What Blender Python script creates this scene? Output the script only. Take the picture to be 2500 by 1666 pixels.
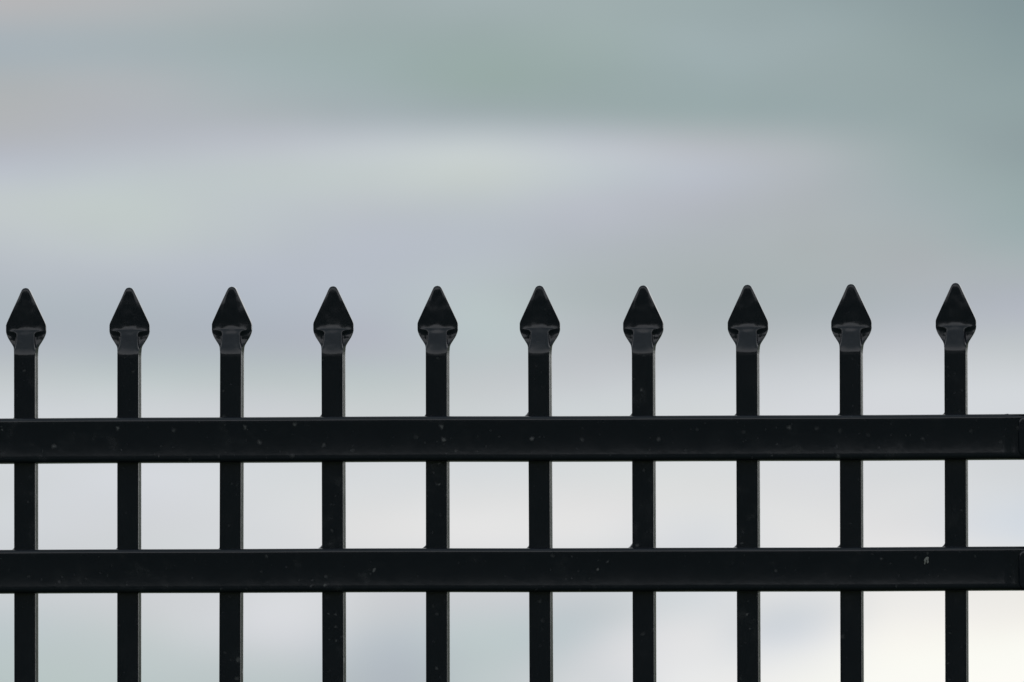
import bpy, math, random
from mathutils import Vector, noise as mnoise
R = math.radians
for o in list(bpy.data.objects):
    bpy.data.objects.remove(o)
scene = bpy.context.scene
COL = scene.collection

# ------------------------------------------------------------------ camera
DIST = 16.63                      # metres from the camera to the fence (long telephoto lens)
YAW = R(7.7)                      # camera stands to the right of the fence's normal
ELEV = R(1.9)                     # and looks slightly up at the spear points
EYE = 1.60
cam_pos = Vector((DIST * math.sin(YAW), -DIST * math.cos(YAW), EYE))
aim = Vector((0, 0, EYE + DIST * math.tan(ELEV)))
cam_data = bpy.data.cameras.new('camera')
cam_data.sensor_width = 36.0
cam_data.lens = 18.0 / math.tan(R(1.55)) / math.cos(ELEV)
cam_data.clip_start = 0.5
cam_data.clip_end = 20000
cam_data.dof.use_dof = True
cam_data.dof.focus_distance = (aim - cam_pos).length
cam_data.dof.aperture_fstop = 16.0
cam = bpy.data.objects.new('camera', cam_data)
COL.objects.link(cam)
cam.location = cam_pos
cam.rotation_euler = (aim - cam_pos).to_track_quat('-Z', 'Y').to_euler()
scene.camera = cam

# ------------------------------------------------------------------ sky (world)
SUN_EL, SUN_AZ = R(38), R(20)     # veiled sun behind the fence, a little to the right
world = bpy.data.worlds.new('World')
scene.world = world
world.use_nodes = True
W = world.node_tree
W.nodes.clear()
def wn(t, **kw):
    n = W.nodes.new(t)
    for k, v in kw.items():
        setattr(n, k, v)
    return n
def wmath(op, a, b=None, c=None):
    n = wn('ShaderNodeMath', operation=op)
    for i, v in enumerate((a, b, c)):
        if v is None:
            continue
        if isinstance(v, (int, float)):
            n.inputs[i].default_value = v
        else:
            W.links.new(v, n.inputs[i])
    return n.outputs[0]
def wvec(op, a, b=None, scale=None):
    n = wn('ShaderNodeVectorMath', operation=op)
    for i, v in enumerate((a, b)):
        if v is None:
            continue
        if isinstance(v, (tuple, list)):
            n.inputs[i].default_value = v
        else:
            W.links.new(v, n.inputs[i])
    if scale is not None:
        if isinstance(scale, (int, float)):
            n.inputs['Scale'].default_value = scale
        else:
            W.links.new(scale, n.inputs['Scale'])
    return n.outputs[0]
SKY_STRENGTH = 0.1
tc = wn('ShaderNodeTexCoord')
direction = wvec('NORMALIZE', tc.outputs['Generated'])
sep = wn('ShaderNodeSeparateXYZ')
W.links.new(direction, sep.inputs[0])
DEG = 180 / math.pi
azim = wmath('MULTIPLY', wmath('ARCTAN2', sep.outputs[0], sep.outputs[1]), DEG)
elev = wmath('MULTIPLY', wmath('ARCSINE', sep.outputs[2]), DEG)
# overcast layer over the whole sky: paler towards the horizon, greyer overhead
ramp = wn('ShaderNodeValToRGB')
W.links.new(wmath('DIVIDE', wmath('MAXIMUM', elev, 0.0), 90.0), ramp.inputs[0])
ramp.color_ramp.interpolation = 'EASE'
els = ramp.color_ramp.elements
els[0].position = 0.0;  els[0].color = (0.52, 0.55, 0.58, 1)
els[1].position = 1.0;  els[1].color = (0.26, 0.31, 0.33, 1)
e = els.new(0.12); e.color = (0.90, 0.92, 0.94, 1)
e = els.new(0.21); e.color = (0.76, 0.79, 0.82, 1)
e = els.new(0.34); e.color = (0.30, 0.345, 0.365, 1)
# broad cloud masses all round
big = wn('ShaderNodeTexNoise')
big.inputs['Scale'].default_value = 3.2
big.inputs['Detail'].default_value = 3.0
big.inputs['Roughness'].default_value = 0.5
W.links.new(wvec('MULTIPLY', direction, (1, 1, 2.6)), big.inputs['Vector'])
big_f = wmath('MULTIPLY_ADD', wmath('SUBTRACT', big.outputs['Fac'], 0.5), 0.9, 1.0)
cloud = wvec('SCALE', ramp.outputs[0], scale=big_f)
# the streaked cloud banks low in the sky beyond the fence: for each elevation (degrees) the cloud's
# colour along the azimuth from AZ0 to AZ1; beyond those it goes on and melts into the broad masses
AZ0, AZ1 = -9.45, -5.95
LAYERS = [
    (0.852, [(470, 552, 563), (470, 552, 563), (472, 554, 562), (470, 555, 554), (470, 549, 555), (478, 556, 565), (479, 556, 568), (467, 547, 556), (467, 544, 555), (458, 523, 549), (418, 473, 516), (396, 442, 506), (472, 544, 570), (506, 578, 593), (541, 586, 613), (661, 687, 708), (622, 664, 695), (800, 819, 833), (805, 820, 823), (838, 836, 834), (956, 953, 939), (990, 990, 953), (999, 1000, 961), (1000, 1000, 960), (999, 1000, 954), (995, 998, 950), (994, 994, 949), (994, 994, 949)]),
    (0.918, [(472, 554, 566), (472, 554, 566), (479, 559, 570), (487, 566, 573), (483, 555, 567), (490, 558, 573), (511, 577, 596), (518, 583, 602), (535, 594, 617), (510, 565, 597), (439, 493, 539), (416, 460, 527), (481, 551, 578), (504, 580, 595), (521, 578, 607), (595, 635, 665), (673, 704, 728), (768, 790, 807), (805, 822, 824), (769, 787, 803), (846, 855, 862), (930, 931, 914), (973, 971, 929), (961, 965, 912), (969, 972, 923), (972, 975, 927), (973, 975, 929), (973, 975, 929)]),
    (0.970, [(479, 559, 569), (479, 559, 569), (491, 568, 580), (509, 579, 596), (503, 568, 588), (519, 580, 601), (550, 604, 629), (582, 627, 656), (626, 659, 697), (591, 630, 677), (462, 522, 575), (434, 482, 555), (480, 551, 577), (485, 568, 584), (477, 553, 584), (527, 574, 617), (783, 785, 800), (737, 758, 783), (788, 808, 816), (684, 728, 770), (742, 758, 784), (875, 876, 873), (954, 944, 890), (935, 934, 877), (952, 961, 903), (961, 974, 917), (954, 971, 915), (954, 971, 915)]),
    (1.036, [(465, 546, 580), (465, 546, 580), (482, 559, 587), (510, 587, 607), (532, 598, 612), (565, 613, 630), (621, 650, 683), (670, 698, 740), (721, 743, 786), (694, 720, 760), (551, 599, 630), (511, 565, 612), (510, 584, 609), (519, 600, 620), (510, 593, 619), (458, 545, 594), (607, 654, 688), (772, 783, 807), (804, 814, 812), (657, 700, 745), (466, 550, 637), (706, 726, 759), (886, 877, 852), (879, 859, 832), (905, 887, 855), (947, 924, 889), (942, 918, 882), (942, 918, 882)]),
    (1.102, [(551, 591, 621), (551, 591, 621), (562, 599, 630), (577, 615, 645), (594, 619, 652), (605, 623, 657), (602, 627, 658), (662, 680, 722), (705, 724, 761), (704, 727, 756), (605, 628, 656), (539, 553, 594), (530, 562, 591), (535, 563, 599), (535, 561, 602), (516, 562, 601), (529, 569, 597), (615, 673, 707), (627, 666, 716), (711, 722, 735), (706, 728, 755), (660, 691, 730), (837, 828, 804), (847, 850, 841), (824, 823, 804), (817, 811, 785), (815, 806, 774), (815, 806, 774)]),
    (1.207, [(591, 625, 655), (591, 625, 655), (604, 639, 670), (611, 649, 679), (603, 639, 671), (610, 642, 677), (638, 664, 702), (671, 695, 734), (681, 708, 744), (653, 676, 715), (639, 660, 701), (640, 658, 697), (636, 654, 684), (627, 645, 670), (623, 648, 679), (635, 665, 705), (653, 683, 724), (659, 689, 730), (642, 670, 713), (688, 709, 740), (749, 765, 791), (764, 775, 790), (774, 781, 778), (829, 825, 812), (841, 831, 814), (828, 821, 793), (815, 806, 774), (815, 806, 774)]),
    (1.326, [(611, 647, 690), (611, 647, 690), (615, 649, 689), (619, 655, 686), (633, 666, 694), (651, 679, 709), (656, 680, 715), (667, 695, 730), (694, 723, 754), (752, 768, 786), (793, 794, 799), (785, 787, 791), (781, 788, 790), (783, 792, 793), (777, 779, 785), (772, 768, 774), (740, 752, 764), (700, 728, 750), (667, 704, 739), (714, 728, 754), (762, 763, 777), (775, 778, 789), (753, 760, 778), (751, 757, 782), (703, 736, 790), (646, 705, 782), (614, 688, 782), (614, 688, 782)]),
    (1.431, [(635, 665, 699), (635, 665, 699), (631, 661, 698), (611, 646, 682), (618, 651, 694), (624, 656, 699), (624, 655, 688), (633, 666, 690), (643, 676, 694), (667, 696, 716), (691, 719, 738), (691, 718, 733), (699, 726, 733), (715, 741, 744), (712, 731, 737), (726, 735, 745), (728, 734, 745), (731, 735, 748), (726, 735, 743), (714, 726, 740), (708, 722, 743), (726, 744, 765), (728, 744, 764), (712, 726, 744), (680, 706, 736), (653, 684, 727), (643, 682, 733), (643, 682, 733)]),
    (1.536, [(631, 668, 699), (631, 668, 699), (638, 672, 708), (646, 676, 718), (654, 682, 729), (652, 682, 728), (640, 677, 714), (612, 652, 683), (612, 651, 681), (644, 678, 712), (657, 688, 722), (642, 676, 710), (638, 675, 711), (643, 684, 719), (658, 698, 728), (663, 703, 727), (678, 712, 737), (694, 727, 751), (683, 715, 736), (660, 689, 716), (658, 686, 717), (662, 694, 724), (685, 717, 747), (667, 701, 728), (630, 657, 689), (608, 631, 665), (587, 610, 644), (587, 610, 644)]),
    (1.708, [(615, 657, 701), (615, 657, 701), (618, 661, 702), (614, 658, 693), (596, 638, 668), (606, 641, 675), (602, 632, 672), (595, 624, 666), (569, 601, 638), (571, 609, 635), (583, 632, 646), (587, 634, 651), (591, 634, 655), (590, 632, 655), (585, 627, 655), (587, 625, 662), (614, 651, 686), (630, 666, 694), (645, 679, 703), (651, 683, 716), (638, 668, 706), (635, 665, 704), (655, 687, 727), (669, 696, 741), (654, 682, 729), (644, 674, 721), (642, 675, 721), (642, 675, 721)]),
    (1.800, [(489, 530, 549), (489, 530, 549), (484, 534, 550), (473, 535, 548), (466, 539, 550), (457, 531, 544), (452, 522, 534), (444, 514, 523), (440, 509, 518), (446, 517, 529), (452, 526, 542), (471, 534, 555), (484, 530, 557), (491, 525, 556), (514, 549, 583), (531, 560, 601), (541, 576, 617), (547, 591, 629), (534, 581, 618), (547, 589, 626), (556, 595, 630), (562, 600, 633), (581, 619, 649), (620, 656, 687), (619, 653, 690), (598, 626, 669), (594, 623, 668), (594, 623, 668)]),
    (1.892, [(431, 469, 541), (431, 469, 541), (428, 468, 541), (427, 469, 541), (429, 475, 543), (423, 471, 539), (410, 455, 525), (401, 443, 513), (403, 441, 515), (424, 455, 534), (439, 455, 547), (457, 497, 567), (467, 539, 577), (459, 547, 563), (446, 503, 534), (466, 500, 543), (465, 500, 539), (452, 491, 521), (428, 467, 491), (441, 481, 509), (448, 488, 520), (463, 501, 539), (490, 522, 570), (508, 531, 589), (498, 534, 574), (497, 541, 569), (496, 547, 567), (496, 547, 567)]),
    (1.997, [(400, 459, 511), (400, 459, 511), (401, 458, 512), (402, 460, 514), (402, 462, 515), (410, 471, 527), (417, 479, 541), (428, 486, 558), (422, 476, 553), (427, 481, 549), (427, 475, 543), (450, 513, 563), (470, 550, 575), (478, 565, 576), (443, 508, 533), (421, 476, 506), (401, 455, 485), (386, 439, 469), (373, 425, 456), (376, 430, 462), (378, 433, 466), (383, 440, 475), (386, 440, 480), (405, 455, 504), (421, 462, 528), (430, 464, 545), (428, 459, 549), (428, 459, 549)]),
    (2.116, [(441, 478, 543), (441, 478, 543), (442, 477, 545), (460, 497, 568), (475, 516, 588), (478, 521, 594), (464, 511, 587), (461, 508, 589), (468, 512, 601), (462, 506, 590), (444, 487, 568), (441, 487, 556), (436, 486, 542), (436, 492, 536), (424, 476, 517), (420, 471, 508), (410, 460, 492), (398, 449, 476), (389, 440, 463), (381, 435, 455), (382, 438, 455), (381, 432, 452), (383, 425, 452), (386, 417, 451), (367, 406, 436), (369, 416, 445), (367, 421, 448), (367, 421, 448)]),
    (2.221, [(496, 542, 584), (496, 542, 584), (496, 545, 579), (503, 556, 580), (517, 578, 588), (494, 556, 562), (476, 537, 553), (457, 516, 541), (456, 509, 550), (465, 514, 574), (458, 503, 580), (458, 505, 582), (458, 507, 582), (459, 511, 582), (450, 495, 562), (440, 478, 543), (414, 450, 507), (401, 437, 487), (388, 428, 469), (382, 425, 457), (389, 436, 459), (380, 430, 451), (378, 428, 452), (371, 422, 448), (340, 407, 434), (321, 403, 432), (303, 396, 425), (303, 396, 425)]),
    (2.327, [(536, 584, 595), (536, 584, 595), (536, 589, 596), (533, 590, 595), (527, 592, 589), (520, 585, 588), (511, 574, 591), (491, 551, 579), (475, 529, 566), (473, 525, 558), (480, 528, 562), (485, 532, 568), (501, 555, 588), (495, 550, 584), (470, 511, 564), (466, 496, 569), (459, 484, 558), (450, 475, 544), (434, 461, 524), (413, 446, 494), (401, 438, 473), (386, 432, 466), (367, 425, 459), (348, 422, 453), (319, 398, 420), (292, 376, 392), (281, 371, 384), (281, 371, 384)]),
    (2.419, [(451, 491, 583), (451, 491, 583), (461, 504, 589), (477, 527, 596), (481, 535, 589), (499, 560, 599), (503, 568, 594), (496, 564, 574), (499, 567, 568), (505, 572, 572), (516, 581, 585), (522, 580, 579), (548, 605, 591), (570, 630, 610), (522, 586, 588), (496, 566, 585), (488, 551, 593), (487, 545, 609), (470, 516, 599), (435, 479, 539), (419, 457, 504), (400, 448, 487), (368, 433, 463), (317, 398, 415), (292, 373, 389), (268, 354, 369), (252, 340, 355), (252, 340, 355)]),
    (2.498, [(420, 441, 487), (420, 441, 487), (425, 449, 498), (427, 457, 509), (436, 473, 528), (454, 492, 555), (475, 508, 581), (498, 527, 612), (522, 553, 639), (535, 570, 646), (550, 587, 655), (553, 596, 651), (558, 615, 651), (560, 622, 651), (547, 594, 646), (534, 566, 642), (504, 526, 594), (489, 504, 560), (464, 475, 520), (435, 465, 500), (419, 462, 490), (395, 453, 480), (357, 428, 452), (297, 377, 395), (272, 347, 369), (245, 319, 342), (228, 301, 326), (228, 301, 326)]),
    (2.564, [(431, 444, 464), (431, 444, 464), (429, 446, 473), (418, 440, 476), (413, 442, 486), (406, 437, 487), (400, 432, 477), (402, 437, 478), (403, 444, 483), (376, 428, 467), (366, 427, 469), (346, 406, 448), (338, 401, 443), (337, 402, 442), (325, 399, 428), (318, 397, 417), (307, 391, 407), (303, 389, 407), (292, 379, 397), (287, 375, 394), (282, 370, 391), (286, 371, 393), (283, 367, 387), (267, 348, 365), (260, 341, 358), (250, 330, 348), (244, 324, 341), (244, 324, 341)]),
    (2.669, [(413, 444, 461), (413, 444, 461), (418, 449, 469), (406, 434, 458), (413, 438, 467), (402, 432, 464), (375, 419, 451), (355, 413, 446), (342, 413, 443), (322, 396, 420), (308, 387, 407), (300, 384, 393), (283, 373, 369), (278, 368, 360), (274, 361, 361), (268, 352, 358), (273, 357, 367), (285, 372, 387), (295, 384, 403), (289, 375, 392), (298, 385, 403), (293, 377, 396), (293, 375, 396), (287, 369, 390), (273, 357, 377), (255, 340, 360), (245, 330, 350), (245, 330, 350)]),
    (2.788, [(359, 428, 487), (359, 428, 487), (354, 425, 481), (343, 414, 462), (344, 419, 461), (347, 425, 461), (338, 417, 447), (330, 413, 435), (324, 409, 427), (315, 401, 415), (308, 396, 407), (307, 396, 404), (301, 394, 396), (297, 389, 389), (302, 392, 394), (302, 388, 391), (310, 394, 406), (314, 398, 418), (317, 399, 426), (310, 393, 415), (304, 384, 406), (293, 374, 393), (283, 365, 384), (274, 359, 375), (254, 343, 360), (227, 314, 334), (212, 298, 320), (212, 298, 320)]),
    (2.932, [(459, 452, 466), (459, 452, 466), (457, 454, 470), (445, 452, 470), (431, 444, 465), (427, 448, 473), (411, 444, 469), (390, 434, 460), (380, 437, 461), (359, 424, 445), (337, 409, 428), (332, 406, 424), (336, 414, 431), (341, 422, 439), (336, 417, 433), (325, 404, 419), (316, 396, 412), (311, 391, 410), (299, 380, 400), (286, 365, 387), (273, 349, 373), (263, 340, 365), (250, 326, 351), (236, 313, 337), (218, 296, 321), (198, 275, 301), (184, 262, 289), (184, 262, 289)]),
]
az_t = wmath('MULTIPLY_ADD', azim, 1 / (AZ1 - AZ0), -AZ0 / (AZ1 - AZ0))
bank, last = None, None
for el, cols in LAYERS:
    rp = wn('ShaderNodeValToRGB')
    rp.color_ramp.interpolation = 'B_SPLINE'
    ee = rp.color_ramp.elements
    ee[0].position, ee[1].position = 0.0, 1.0
    for k in range(1, len(cols) - 1):
        ee.new(k / (len(cols) - 1))
    for k, c in enumerate(cols):
        ee[k].color = (c[0] / 1000, c[1] / 1000, c[2] / 1000, 1)
    W.links.new(az_t, rp.inputs[0])
    if bank is None:
        bank = rp.outputs[0]
    else:
        mr = wn('ShaderNodeMapRange')
        mr.inputs['From Min'].default_value = last
        mr.inputs['From Max'].default_value = el
        W.links.new(elev, mr.inputs['Value'])
        mx = wn('ShaderNodeMix', data_type='RGBA')
        W.links.new(mr.outputs[0], mx.inputs['Factor'])
        W.links.new(bank, mx.inputs['A'])
        W.links.new(rp.outputs[0], mx.inputs['B'])
        bank = mx.outputs['Result']
    last = el
def fade(v, c, r0, r1):
    m = wn('ShaderNodeMapRange', interpolation_type='SMOOTHSTEP')
    m.inputs['From Min'].default_value = r0
    m.inputs['From Max'].default_value = r1
    m.inputs['To Min'].default_value = 1.0
    m.inputs['To Max'].default_value = 0.0
    W.links.new(wmath('ABSOLUTE', wmath('SUBTRACT', v, c)), m.inputs['Value'])
    return m.outputs[0]
near = wmath('MULTIPLY', fade(azim, -7.7, 2.2, 14.0), fade(elev, 1.9, 1.5, 8.0))
mxb = wn('ShaderNodeMix', data_type='RGBA')
W.links.new(near, mxb.inputs['Factor'])
W.links.new(cloud, mxb.inputs['A'])
W.links.new(bank, mxb.inputs['B'])
cloud = mxb.outputs['Result']
# faint drifting tint inside the cloud, lavender grey to sea grey
fine = wn('ShaderNodeTexNoise')
fine.inputs['Scale'].default_value = 1.0
fine.inputs['Detail'].default_value = 3.0
comb = wn('ShaderNodeCombineXYZ')
W.links.new(wmath('MULTIPLY', azim, 1.7), comb.inputs[0])
W.links.new(wmath('MULTIPLY', elev, 4.6), comb.inputs[1])
W.links.new(comb.outputs[0], fine.inputs['Vector'])
tint = wmath('SUBTRACT', fine.outputs['Fac'], 0.5)
cloud = wvec('MULTIPLY', cloud, wvec('ADD', (1, 1, 1), wvec('SCALE', (0.04, -0.02, 0.03), scale=tint)))
wisp = wn('ShaderNodeTexNoise')
wisp.inputs['Scale'].default_value = 1.0
wisp.inputs['Detail'].default_value = 6.0
wisp.inputs['Distortion'].default_value = 0.6
comb2 = wn('ShaderNodeCombineXYZ')
W.links.new(wmath('MULTIPLY_ADD', azim, 2.0, wmath('MULTIPLY', elev, -1.6)), comb2.inputs[0])
W.links.new(wmath('MULTIPLY', elev, 6.5), comb2.inputs[1])
W.links.new(comb2.outputs[0], wisp.inputs['Vector'])
cloud = wvec('SCALE', cloud, scale=wmath('MULTIPLY_ADD', wisp.outputs['Fac'], 0.26, 0.87))
cloud = wvec('MAXIMUM', cloud, (0.02, 0.02, 0.02))
sky = wn('ShaderNodeTexSky', sky_type='NISHITA')
sky.sun_disc = False
sky.sun_elevation = SUN_EL
sky.sun_rotation = SUN_AZ
sky.air_density = 1.0
sky.dust_density = 2.0
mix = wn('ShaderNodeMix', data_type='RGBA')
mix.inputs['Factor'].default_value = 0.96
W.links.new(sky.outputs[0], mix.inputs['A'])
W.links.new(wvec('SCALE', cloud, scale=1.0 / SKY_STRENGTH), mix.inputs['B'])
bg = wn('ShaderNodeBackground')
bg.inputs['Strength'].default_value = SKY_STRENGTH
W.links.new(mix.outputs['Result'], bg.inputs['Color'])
wo = wn('ShaderNodeOutputWorld')
W.links.new(bg.outputs[0], wo.inputs['Surface'])

# ------------------------------------------------------------------ sun through the overcast
sun_data = bpy.data.lights.new('sun', 'SUN')
sun_data.energy = 0.5
sun_data.angle = R(80)
sun_data.color = (1.0, 0.98, 0.95)
sun = bpy.data.objects.new('sun', sun_data)
COL.objects.link(sun)
sdir = Vector((math.sin(SUN_AZ) * math.cos(SUN_EL), math.cos(SUN_AZ) * math.cos(SUN_EL), math.sin(SUN_EL)))
sun.rotation_euler = sdir.to_track_quat('Z', 'Y').to_euler()

vs = scene.view_settings
vs.view_transform = 'Standard'
vs.look = 'None'
vs.exposure = 0.0
vs.gamma = 1.0
vs.use_curve_mapping = False

# ------------------------------------------------------------------ helpers
def mesh_obj(name, verts, faces, mat, parent=None, smooth=True):
    me = bpy.data.meshes.new(name)
    me.from_pydata(verts, [], faces)
    me.validate()
    me.materials.append(mat)
    for p in me.polygons:
        p.use_smooth = smooth
    me.update()
    o = bpy.data.objects.new(name, me)
    COL.objects.link(o)
    if parent is not None:
        o.parent = parent
    return o

def loft(rings, cap=True):
    n = len(rings[0])
    verts = [v for r in rings for v in r]
    faces = []
    for i in range(len(rings) - 1):
        a, b = i * n, (i + 1) * n
        for k in range(n):
            k2 = (k + 1) % n
            faces.append((a + k, a + k2, b + k2, b + k))
    if cap:
        faces.append(tuple(reversed(range(n))))
        faces.append(tuple(range(len(verts) - n, len(verts))))
    return verts, faces

def rounded_rect(hx, hy, r, seg=5, side=4, hollow=0.0):
    """points of a rounded rectangle, counter-clockwise; hollow dishes the -y/+y faces inwards"""
    pts = []
    cs = [(hx - r, -hy + r, -90), (hx - r, hy - r, 0), (-hx + r, hy - r, 90), (-hx + r, -hy + r, 180)]
    for i, (cx, cy, a0) in enumerate(cs):
        for k in range(seg + 1):
            a = R(a0 + 90 * k / seg)
            pts.append((cx + r * math.cos(a), cy + r * math.sin(a)))
        nx, ny, na = cs[(i + 1) % 4]
        ex, ey = nx + r * math.cos(R(na)), ny + r * math.sin(R(na))
        sx, sy = pts[-1]
        for k in range(1, side):
            t = k / side
            pts.append((sx + (ex - sx) * t, sy + (ey - sy) * t))
    if hollow:
        out = []
        for x, y in pts:
            t = max(0.0, 1 - (x / (hx - r)) ** 2) if abs(x) < hx - r else 0.0
            out.append((x, y - math.copysign(hollow * t, y) if abs(y) > hy - r * 0.5 else y))
        pts = out
    return pts

# ------------------------------------------------------------------ materials
def black_paint(name, speck=1.0, gloss=0.09):
    m = bpy.data.materials.new(name)
    m.use_nodes = True
    T = m.node_tree
    N, L = T.nodes, T.links
    b = N['Principled BSDF']
    tcn = N.new('ShaderNodeTexCoord')
    info = N.new('ShaderNodeObjectInfo')
    add = N.new('ShaderNodeVectorMath'); add.operation = 'ADD'
    sc = N.new('ShaderNodeVectorMath'); sc.operation = 'SCALE'
    sc.inputs[0].default_value = (7.3, 3.1, 5.7)
    L.new(info.outputs['Random'], sc.inputs['Scale'])
    L.new(tcn.outputs['Object'], add.inputs[0]); L.new(sc.outputs[0], add.inputs[1])
    P = add.outputs[0]
    def noise(scale, detail=3.0, rough=0.55):
        n = N.new('ShaderNodeTexNoise')
        n.inputs['Scale'].default_value = scale
        n.inputs['Detail'].default_value = detail
        n.inputs['Roughness'].default_value = rough
        L.new(P, n.inputs['Vector'])
        return n.outputs['Fac']
    def mth(op, a, c=None, d=None, clamp=False):
        n = N.new('ShaderNodeMath'); n.operation = op; n.use_clamp = clamp
        for i, v in enumerate((a, c, d)):
            if v is None: continue
            if isinstance(v, (int, float)): n.inputs[i].default_value = v
            else: L.new(v, n.inputs[i])
        return n.outputs[0]
    def rng(v, lo, hi, a=0.0, c=1.0):
        n = N.new('ShaderNodeMapRange'); n.interpolation_type = 'SMOOTHSTEP'
        n.inputs['From Min'].default_value = lo; n.inputs['From Max'].default_value = hi
        n.inputs['To Min'].default_value = a; n.inputs['To Max'].default_value = c
        L.new(v, n.inputs['Value'])
        return n.outputs['Result']
    # dried specks and grit: two sizes of scattered spots
    wob = N.new('ShaderNodeVectorMath'); wob.operation = 'ADD'
    wn_ = N.new('ShaderNodeTexNoise'); wn_.inputs['Scale'].default_value = 260; L.new(P, wn_.inputs['Vector'])
    wsc = N.new('ShaderNodeVectorMath'); wsc.operation = 'SCALE'; wsc.inputs['Scale'].default_value = 0.004
    L.new(wn_.outputs['Color'], wsc.inputs[0])
    L.new(P, wob.inputs[0]); L.new(wsc.outputs[0], wob.inputs[1])
    def spots(scale, keep, r0, r1):
        v = N.new('ShaderNodeTexVoronoi'); v.feature = 'F1'
        v.inputs['Scale'].default_value = scale
        L.new(wob.outputs[0], v.inputs['Vector'])
        s = N.new('ShaderNodeSeparateColor'); L.new(v.outputs['Color'], s.inputs[0])
        rad = mth('MULTIPLY_ADD', s.outputs[1], r1 - r0, r0)
        d = mth('DIVIDE', v.outputs['Distance'], rad)
        body = rng(d, 0.1, 1.1, 1.0, 0.0)
        on = mth('GREATER_THAN', s.outputs[0], 1 - keep)
        return mth('MULTIPLY', mth('MULTIPLY', body, on), mth('MULTIPLY_ADD', s.outputs[2], 0.8, 0.2))
    s1 = spots(75, 0.58, 0.07, 0.21)
    s2 = spots(170, 0.48, 0.10, 0.26)
    patch = rng(noise(9, 2), 0.42, 0.66)
    dust = rng(noise(55, 4, 0.65), 0.50, 0.80)
    spk = mth('ADD', s1, mth('MULTIPLY', s2, 0.6))
    spk = mth('MULTIPLY', spk, mth('MULTIPLY_ADD', patch, 0.7, 0.45))
    spk = mth('MULTIPLY', spk, 0.60 * speck, clamp=True)
    film = mth('MULTIPLY', mth('MULTIPLY', dust, patch), 0.13 * speck)
    fac = mth('ADD', spk, film, clamp=True)
    mx = N.new('ShaderNodeMix'); mx.data_type = 'RGBA'
    mx.inputs['A'].default_value = (0.0064, 0.0094, 0.0175, 1)
    mx.inputs['B'].default_value = (0.20, 0.205, 0.205, 1)
    L.new(fac, mx.inputs['Factor'])
    L.new(mx.outputs['Result'], b.inputs['Base Color'])
    rough = mth('MULTIPLY_ADD', noise(38, 3), 0.10, gloss)
    L.new(mth('ADD', rough, mth('MULTIPLY', fac, 0.5)), b.inputs['Roughness'])
    b.inputs['IOR'].default_value = 1.6
    bump = N.new('ShaderNodeBump')
    bump.inputs['Strength'].default_value = 0.14
    bump.inputs['Distance'].default_value = 0.0006
    hgt = mth('ADD', mth('MULTIPLY', noise(140, 2), 0.5), mth('ADD', mth('MULTIPLY', noise(1100, 2), 0.02), mth('MULTIPLY', spk, 0.3)))
    L.new(hgt, bump.inputs['Height'])
    L.new(bump.outputs[0], b.inputs['Normal'])
    return m

def plain(name, col, rough=0.6):
    m = bpy.data.materials.new(name)
    m.use_nodes = True
    b = m.node_tree.nodes['Principled BSDF']
    n = m.node_tree.nodes.new('ShaderNodeTexNoise')
    n.inputs['Scale'].default_value = 900 if rough < 0.9 else 0.6
    n.inputs['Detail'].default_value = 4
    r = m.node_tree.nodes.new('ShaderNodeValToRGB')
    r.color_ramp.elements[0].position = 0.3
    r.color_ramp.elements[0].color = tuple(c * 0.6 for c in col) + (1,)
    r.color_ramp.elements[1].position = 0.7
    r.color_ramp.elements[1].color = tuple(min(1, c * 1.3) for c in col) + (1,)
    t = m.node_tree.nodes.new('ShaderNodeTexCoord')
    m.node_tree.links.new(t.outputs['Object'], n.inputs['Vector'])
    m.node_tree.links.new(n.outputs['Fac'], r.inputs[0])
    m.node_tree.links.new(r.outputs[0], b.inputs['Base Color'])
    b.inputs['Roughness'].default_value = rough
    return m

PAINT = black_paint('black_powder_coat', 1.0)
PAINT_CLEAN = black_paint('black_powder_coat_spear', 0.25, 0.10)
GRASS = plain('grass', (0.045, 0.065, 0.025), 0.95)
CHIP = plain('scraped_primer', (0.26, 0.265, 0.25), 0.75)

# ------------------------------------------------------------------ ground: flat by the fence, unseen hills added to darken the paint's reflections
def smooth(t):
    t = min(1.0, max(0.0, t))
    return t * t * (3 - 2 * t)
def added_hill_deg(az):
    d = abs((az + 180) % 360 - 180)
    low = 0.35 + 2.30 * math.exp(-(((az - 9 + 180) % 360 - 180) / 5.5) ** 2)  # added rise off to the right, darkens reflections in the picket sides
    low += 0.12 * math.sin(R(az * 7))
    return max(0.15, low) + (8.5 + 1.6 * math.sin(R(az * 11 + 40)) + 0.8 * math.sin(R(az * 23))) * smooth((d - 70) / 60)  # added slope behind the camera, keeps reflections in the front faces dark
radii = [0, 2, 5, 10, 18, 30, 45, 65, 90, 120, 160, 210, 280, 370, 480, 620, 800, 1100, 1600, 2400, 4000, 7000]
NA = 144
gv, gf = [(0, 0, 0)], []
for r in radii[1:]:
    for k in range(NA):
        az = 360 * k / NA
        peak = 480.0
        h = math.tan(R(added_hill_deg(az))) * peak * smooth((r - 40) / (peak - 40))
        if r > peak:
            h *= max(0.0, 1 - smooth((r - peak) / 1600))
        gv.append((r * math.sin(R(az)), r * math.cos(R(az)), h))
for k in range(NA):
    gf.append((0, 1 + (k + 1) % NA, 1 + k))
for i in range(len(radii) - 2):
    a, b = 1 + i * NA, 1 + (i + 1) * NA
    for k in range(NA):
        k2 = (k + 1) % NA
        gf.append((a + k, a + k2, b + k2, b + k))
ground = mesh_obj('ground', gv, gf, GRASS)
ground['kind'] = 'structure'
ground['label'] = 'grassy ground running out to unseen hills added to darken reflections on the fence'

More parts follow.
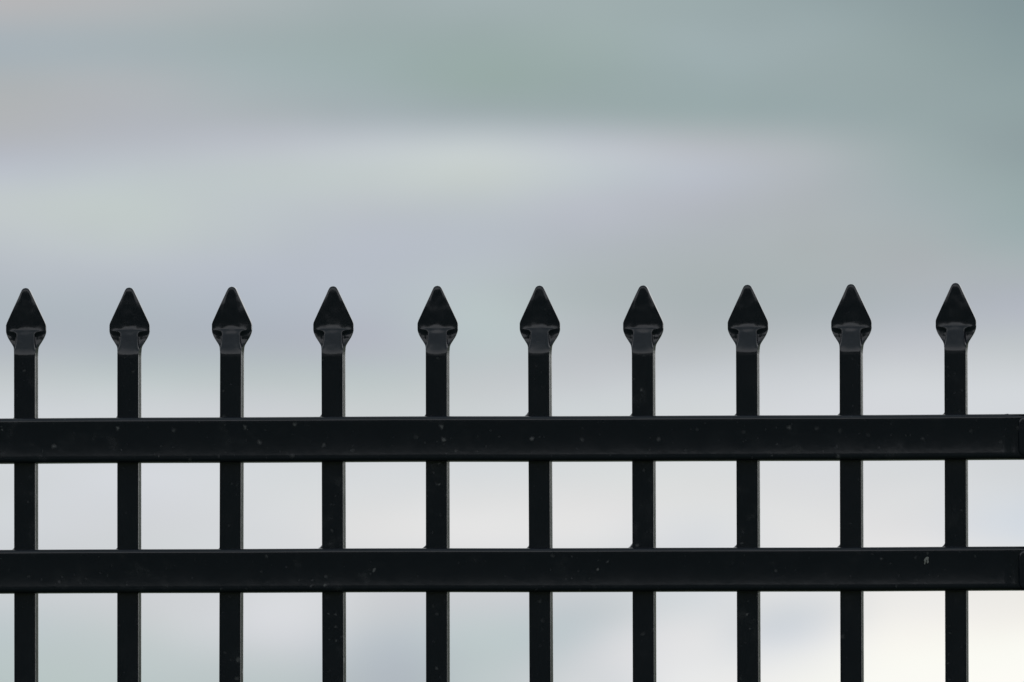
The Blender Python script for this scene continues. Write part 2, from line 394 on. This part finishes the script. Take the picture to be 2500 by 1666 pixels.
# ------------------------------------------------------------------ the fence
fence = bpy.data.objects.new('metal_fence', None)
COL.objects.link(fence)
fence.empty_display_size = 0.3
fence['label'] = 'black painted steel fence with spear-topped pickets and two flat rails against cloudy sky'
fence['category'] = 'fence'

PW = 0.0190                     # picket side
RAIL_D = 0.0381                 # rail depth
rng = random.Random(5)

# px -> metres on the fence plane, worked out once from the photograph: x of each picket at the upper rail, tilt, tip height
PICKETS = [
    (-0.43233, -0.00181, 2.20040, (0.0018, 0.0014), (0.0025, 0.0022)),
    (-0.34025, -0.00028, 2.20035, (0.0018, 0.0036), (0.0022, 0.0022)),
    (-0.24890, 0.00218, 2.20066, (0.0011, 0.0014), (0.0018, 0.0022)),
    (-0.15833, -0.00291, 2.20063, (0.0029, 0.0036), (0.0040, 0.0040)),
    (-0.06589, -0.00112, 2.20057, (0.0018, 0.0032), (0.0040, 0.0036)),
    (0.02510, -0.00445, 2.20032, (0.0036, 0.0047), (0.0025, 0.0032)),
    (0.11687, -0.00267, 2.20005, (0.0025, 0.0032), (0.0040, 0.0047)),
    (0.20900, -0.00303, 2.20018, (0.0022, 0.0029), (0.0032, 0.0036)),
    (0.30035, -0.00204, 2.20031, (0.0025, 0.0029), (0.0029, 0.0032)),
    (0.39272, -0.00212, 2.20087, (0.0022, 0.0025), (0.0029, 0.0036)),
]
RAILS = [
    (2.06547, 0.01972),
    (1.95021, 0.01910),
]
X0, X1 = -1.95, 0.462           # this panel ends at the post just right of the view

# --- rails
def make_rail(zc, hh, x0, x1, seed):
    rr = random.Random(seed)
    prof = rounded_rect(hh, RAIL_D / 2, 0.0034, 7, 12, 0.00045)      # (z, y)
    n = 90
    rings = []
    ph = [rr.uniform(0, 6.28) for _ in range(4)]
    for i in range(n + 1):
        x = x0 + (x1 - x0) * i / n
        dz = 0.00016 * math.sin(x * 9 + ph[0]) + 0.00010 * math.sin(x * 23 + ph[1])
        dy = 0.00022 * math.sin(x * 7 + ph[2]) + 0.00008 * math.sin(x * 31 + ph[3])
        rings.append([(x, y + dy, z + dz) for z, y in prof])
    v, f = loft(rings)
    o = mesh_obj('rail', v, [tuple(reversed(q)) for q in f], PAINT, fence)
    o.location = (0, 0, zc)
    for q in o.data.polygons:
        if len(q.vertices) > 4:
            q.use_smooth = False
    return o
rail_objs = []
for i, (zc, hh) in enumerate(RAILS):
    rail_objs.append(make_rail(zc, hh, X0, X1, 11 + i))
    make_rail(zc, hh, X1 + 0.058, X1 + 1.3, 21 + i)
make_rail(0.22, 0.0190, X0, X1, 31)
make_rail(0.22, 0.0190, X1 + 0.058, X1 + 1.3, 32)

# --- spear point: the square tube pressed flat and flared into a blade
def interp(tab, s):
    for (a, va), (b, vb) in zip(tab, tab[1:]):
        if s <= b:
            return va + (vb - va) * (s - a) / (b - a)
    return tab[-1][1]
def chaikin(pts, n):
    for _ in range(n):
        q = []
        for i in range(len(pts)):
            a, b = pts[i], pts[(i + 1) % len(pts)]
            q.append(tuple(a[k] * 0.78 + b[k] * 0.22 for k in range(2)))
            q.append(tuple(a[k] * 0.22 + b[k] * 0.78 for k in range(2)))
        pts = q
    return pts
# distance below the tip in mm
T_HALF = [(0, .2), (.4, 1.7), (1.2, 2.85), (2.4, 3.65), (4, 4.45), (8, 6.2), (16, 9.85), (24, 13.5), (30.5, 16.45), (32.0, 17.0), (33.2, 17.3),
          (38, 17.3), (39.5, 17.15), (41, 16.75), (43.5, 15.75), (45.5, 14.75), (47.6, 13.5), (49.7, 12.25), (51.5, 11.15), (53, 10.45), (54.5, 9.98), (57, 9.6), (60, 9.5), (62, 9.5)]
T_DEEP = [(0, 1.9), (.4, 2.6), (1.0, 3.0), (2.0, 3.2), (4, 3.28), (7, 3.3), (33, 3.3), (34.5, 3.34), (35.5, 3.42), (36.5, 3.54), (37.4, 3.69), (38.1, 3.85),
          (38.5, 3.95), (44, 5.70), (48.5, 7.17), (51.5, 8.08), (54, 8.72), (56.5, 9.18), (59, 9.44), (62, 9.5)]
T_PANEL = [(0, .12), (1.2, 1.5), (4, 2.9), (12, 5.0), (22, 6.6), (33, 7.0), (36, 7.6), (37.8, 8.2), (38.6, 8.2), (42, 7.7), (47, 7.9), (51, 8.3), (55, 8.7), (59, 8.9), (62, 8.9)]
T_RIM = [(0, .8), (1.2, .9), (4, 1.0), (20, 1.4), (30, 1.8), (36, 2.1), (39, 2.2), (47, 2.6), (50.5, 3.2), (52.5, 4.6), (54.5, 7.2), (56.5, 8.6), (59, 8.9), (62, 8.9)]
SPEAR = 0.062
def make_spear(seed):
    rr = random.Random(seed)
    k1, k2, k3 = rr.uniform(-1, 1), rr.uniform(-1, 1), rr.uniform(-1, 1)
    S = sorted(set([0, .15, .4, .8, 1.2, 1.8, 2.4, 3.2, 4, 6] + [8 + 2 * i for i in range(12)] + [31.2, 32, 32.6, 33.2, 34, 34.8, 35.6, 36.3, 36.9, 37.4, 37.9, 38.2, 38.4, 38.7, 39.2]
                   + [40 + i for i in range(22)] + [62]), reverse=True)
    rings = []
    for s in S:
        w, d, p, t = (interp(q, s) for q in (T_HALF, T_DEEP, T_PANEL, T_RIM))
        w *= 1 + 0.030 * smooth((54 - s) / 10)
        f = smooth((62 - s) / 14) * smooth(s / 10)
        d += f * (0.06 * k1 * math.sin(s * .21 + k2 * 3) + 0.10 * k3 * smooth((s - 36) / 4))
        p *= 1 + 0.05 * f * k2
        sh = 0.25 * f * k3
        # the ears are pinched out behind the panel: a hollow runs down between panel and ear
        c = smooth((s - 38.0) / 5.0) * smooth((56 - s) / 4)
        if s < 44:                      # flat blade: its face only falls away towards the edges
            g = 3.3 - max(0.0, w - 6.5) * 0.12
            t = t + (min(t * 4, g, d * .8) - t) * smooth((44 - s) / 6)
        mx_ = ((w + p) / 2) * (1 - c) + (p + 0.9) * c
        my_ = ((t + d) / 2) * (1 - c) + (t * 0.75 + 0.5) * c
        dish = (0.42 + 0.25 * k2) * smooth((s - 38.3) / 4) * smooth((60.5 + k1 - s) / 9)
        tilt = 0.12 * f * k2
        dc = d if s > 38.5 else 3.3 + (d - 3.3) * (0.25 + 0.75 * smooth((s - 37.5) / 1.0)) if s > 33 else d
        wi, ti = w - min(0.4, w * .15), t + (my_ - t) * min(0.4, w * .15) / max(.3, w - mx_)
        half = [(-w, -t), (-wi, -ti), (-mx_, -my_), (-p, -dc - tilt), (-p * .4, -d + dish), (p * .4, -d + dish), (p, -dc + tilt), (mx_, -my_), (wi, -ti), (w, -t)]
        q = half + [(-x, -y) for x, y in half]
        q = chaikin([(x + sh, y) for x, y in q], 2)
        # hammered unevenness, different on every point
        q = [(x, y + f * .11 * mnoise.noise(Vector((x * .16 + seed, (y > 0) * 9.0, s * .15)))
              + f * .10 * smooth((s - 37) / 3) * mnoise.noise(Vector((x * .4, (y > 0) * 9.0 + seed, s * .34)))) for x, y in q]
        ang = (0.05 * k3 + 0.02 * k1) * smooth((59 - s) / 14)      # every point is pressed with a slightly different twist
        q = [(x * math.cos(ang) - y * math.sin(ang), x * math.sin(ang) + y * math.cos(ang)) for x, y in q]
        zz = -s / 1000
        rings.append([(x / 1000, y / 1000, zz) for x, y in q])
    return loft(rings)

# --- weld fillet where a picket's left side meets the rail top
def make_weld(w, h, seed, parent):
    rr = random.Random(seed)
    ny, ns = 12, 8
    rings = []
    length = PW * 0.86
    for j in range(ny + 1):
        y = -length / 2 + length * j / ny
        k = (0.55 + 0.45 * math.sin(math.pi * (j + .4) / (ny + .8))) * (1 + rr.uniform(-.18, .18))
        ww, hh = w * k * 1.3, h * k * 1.25
        ring = [(0.0006, y, -0.0009)]
        for i in range(ns + 1):
            a = i / ns
            # concave fillet from the rail (x=-ww) up to the picket wall (z=hh)
            x = -ww * (1 - a) ** 1.3 + rr.uniform(-.00010, .00010)
            z = hh * a ** 1.3 + rr.uniform(-.00010, .00010)
            ring.append((x, y, z if i else -0.0006))
        ring.append((0.0006, y, hh))
        rings.append(ring)
    v, f = loft(rings)
    return mesh_obj('weld', v, f, PAINT, parent)

tube_prof = [(p[0], p[1]) for p in rounded_rect(PW / 2, PW / 2, 0.0019, 5, 3)]
BOT = 0.07
def make_picket(xc, tilt, ztip, welds, seed):
    top = ztip - SPEAR
    zref = RAILS[0][0]
    rings = []
    # straight square tube; its last ring is the spear's lowest ring
    sp_v, sp_f = make_spear(seed)
    for z in (BOT - zref, -1.2, -0.6, -0.35, -0.2, -0.1, 0.0, top - zref):
        rings.append([(x, y, z) for x, y, _ in sp_v[:80]])
    v, f = loft(rings, False)          # open ends: the spear closes the top, the foot is hidden in the grass
    o = mesh_obj('picket', v, f, PAINT, fence)
    o.location = (xc, 0, zref)
    o.rotation_euler = (0, tilt, 0)
    s = mesh_obj('spear_point', sp_v, sp_f[:-2] + sp_f[-1:], PAINT_CLEAN, o)
    s.location = (0, 0, ztip - zref)
    for k, (w, h) in enumerate(welds):
        zr = RAILS[k][0] + RAILS[k][1]
        wd = make_weld(w, h, seed * 7 + k, o)
        wd.location = (-PW / 2 + 0.0001, 0, zr - zref)
    return o
for i, (xc, tilt, ztip, w1, w2) in enumerate(PICKETS):
    make_picket(xc, tilt, ztip, (w1, w2), 100 + i)
# the rest of the run, beyond the view on both sides
xl, zt = PICKETS[0][0], PICKETS[0][2]
for k in range(1, 17):
    make_picket(xl - 0.0916 * k, rng.uniform(-.002, .002), zt + rng.uniform(-.0006, .0006),
                ((.002, .003), (.002, .003)), 200 + k)
for k in range(1, 13):
    make_picket(X1 + 0.058 + 0.0916 * k - .02, rng.uniform(-.002, .002), zt + rng.uniform(-.0006, .0006),
                ((.002, .003), (.002, .003)), 300 + k)

# --- post and the rail brackets at the panel's end
def make_post(x):
    pr = rounded_rect(0.026, 0.026, 0.003, 4, 3)
    rings = [[(a, b, z) for a, b in pr] for z in (-0.05, 0.8, 1.6, 2.20)]
    v, f = loft(rings)
    o = mesh_obj('post', v, f, PAINT, fence)
    o.location = (x, 0, 0)
    capr = []
    for z, s in ((2.196, 1.10), (2.208, 1.12), (2.212, 1.08), (2.230, 0.25), (2.232, 0.05)):
        capr.append([(a * s, b * s, z) for a, b in pr])
    v, f = loft(capr)
    c = mesh_obj('post_cap', v, f, PAINT, o)
make_post(X1 + 0.029)
make_post(X0 - 0.030)

def make_bracket(zc, half_h, xl):
    # flat tab with rounded corners lapped over the rail's end
    r = 0.0052
    pts = []
    hx = 0.028
    for cx, cy, a0 in ((hx - r, -half_h + r, -90), (hx - r, half_h - r, 0), (-hx + r, half_h - r, 90), (-hx + r, -half_h + r, 180)):
        for k in range(7):
            a = R(a0 + 15 * k)
            pts.append((cx + r * math.cos(a), cy + r * math.sin(a)))
    def ring(y, ins):
        return [(x * (1 - ins / hx), y, z * (1 - ins / half_h)) for x, z in pts]
    y0 = -RAIL_D / 2
    rings = [ring(y0 + 0.001, 0), ring(y0 - 0.0003, 0), ring(y0 - 0.0007, 0.0004), ring(y0 - 0.0009, 0.0012), ring(y0 - 0.0009, 0.003)]
    v, f = loft(rings)
    o = mesh_obj('bracket', v, f, PAINT, fence)
    o.location = (xl + hx, 0, zc)
    return o
make_bracket(2.06589, 0.01720, 0.45010)
make_bracket(1.94928, 0.01701, 0.45036)

# --- small lump of weld spatter on the upper rail near its end
def spatter(x, z, seed):
    rr = random.Random(seed)
    rings = []
    for j in range(9):
        t = j / 8
        xx = -0.0026 + 0.0052 * t
        rad = 0.0009 * math.sin(math.pi * (0.08 + 0.84 * t)) * rr.uniform(.7, 1.25)
        rings.append([(xx, rad * 1.2 * math.cos(a * .785), rad * math.sin(a * .785)) for a in range(8)])
    v, f = loft(rings)
    o = mesh_obj('weld_spatter', v, f, PAINT, rail_objs[0])
    o.location = (x, -RAIL_D / 2 + 0.0028, z)
spatter(0.43864, 0.01932, 4)

# --- the scraped paint chip on the lower rail: a broken ring of bare primer
def chip(x, z):
    rr = random.Random(3)
    n = 15
    verts, faces = [], []
    for i in range(n):
        a = R(-60 + 300 * i / (n - 1))
        ro = 1 + rr.uniform(-.25, .25)
        ri = 0.30 + rr.uniform(-.2, .15)
        for q, y in ((ro, 0), (ri, 0), (ro * .96, -.00012), (ri * 1.04, -.00012)):
            verts.append((0.0021 * q * math.cos(a) + .0003 * math.sin(a), y, 0.0033 * q * math.sin(a)))
        if i:
            a0, b0 = 4 * (i - 1), 4 * i
            faces += [(a0 + 2, b0 + 2, b0 + 3, a0 + 3), (a0, b0, b0 + 2, a0 + 2), (a0 + 3, b0 + 3, b0 + 1, a0 + 1)]
    o = mesh_obj('paint_chip', verts, faces, CHIP, rail_objs[1], False)
    o['label'] = 'pale scraped ring where the paint is gone'
    o.location = (x, -RAIL_D / 2 + 0.00012, z)
chip(0.36856, 0.00664)
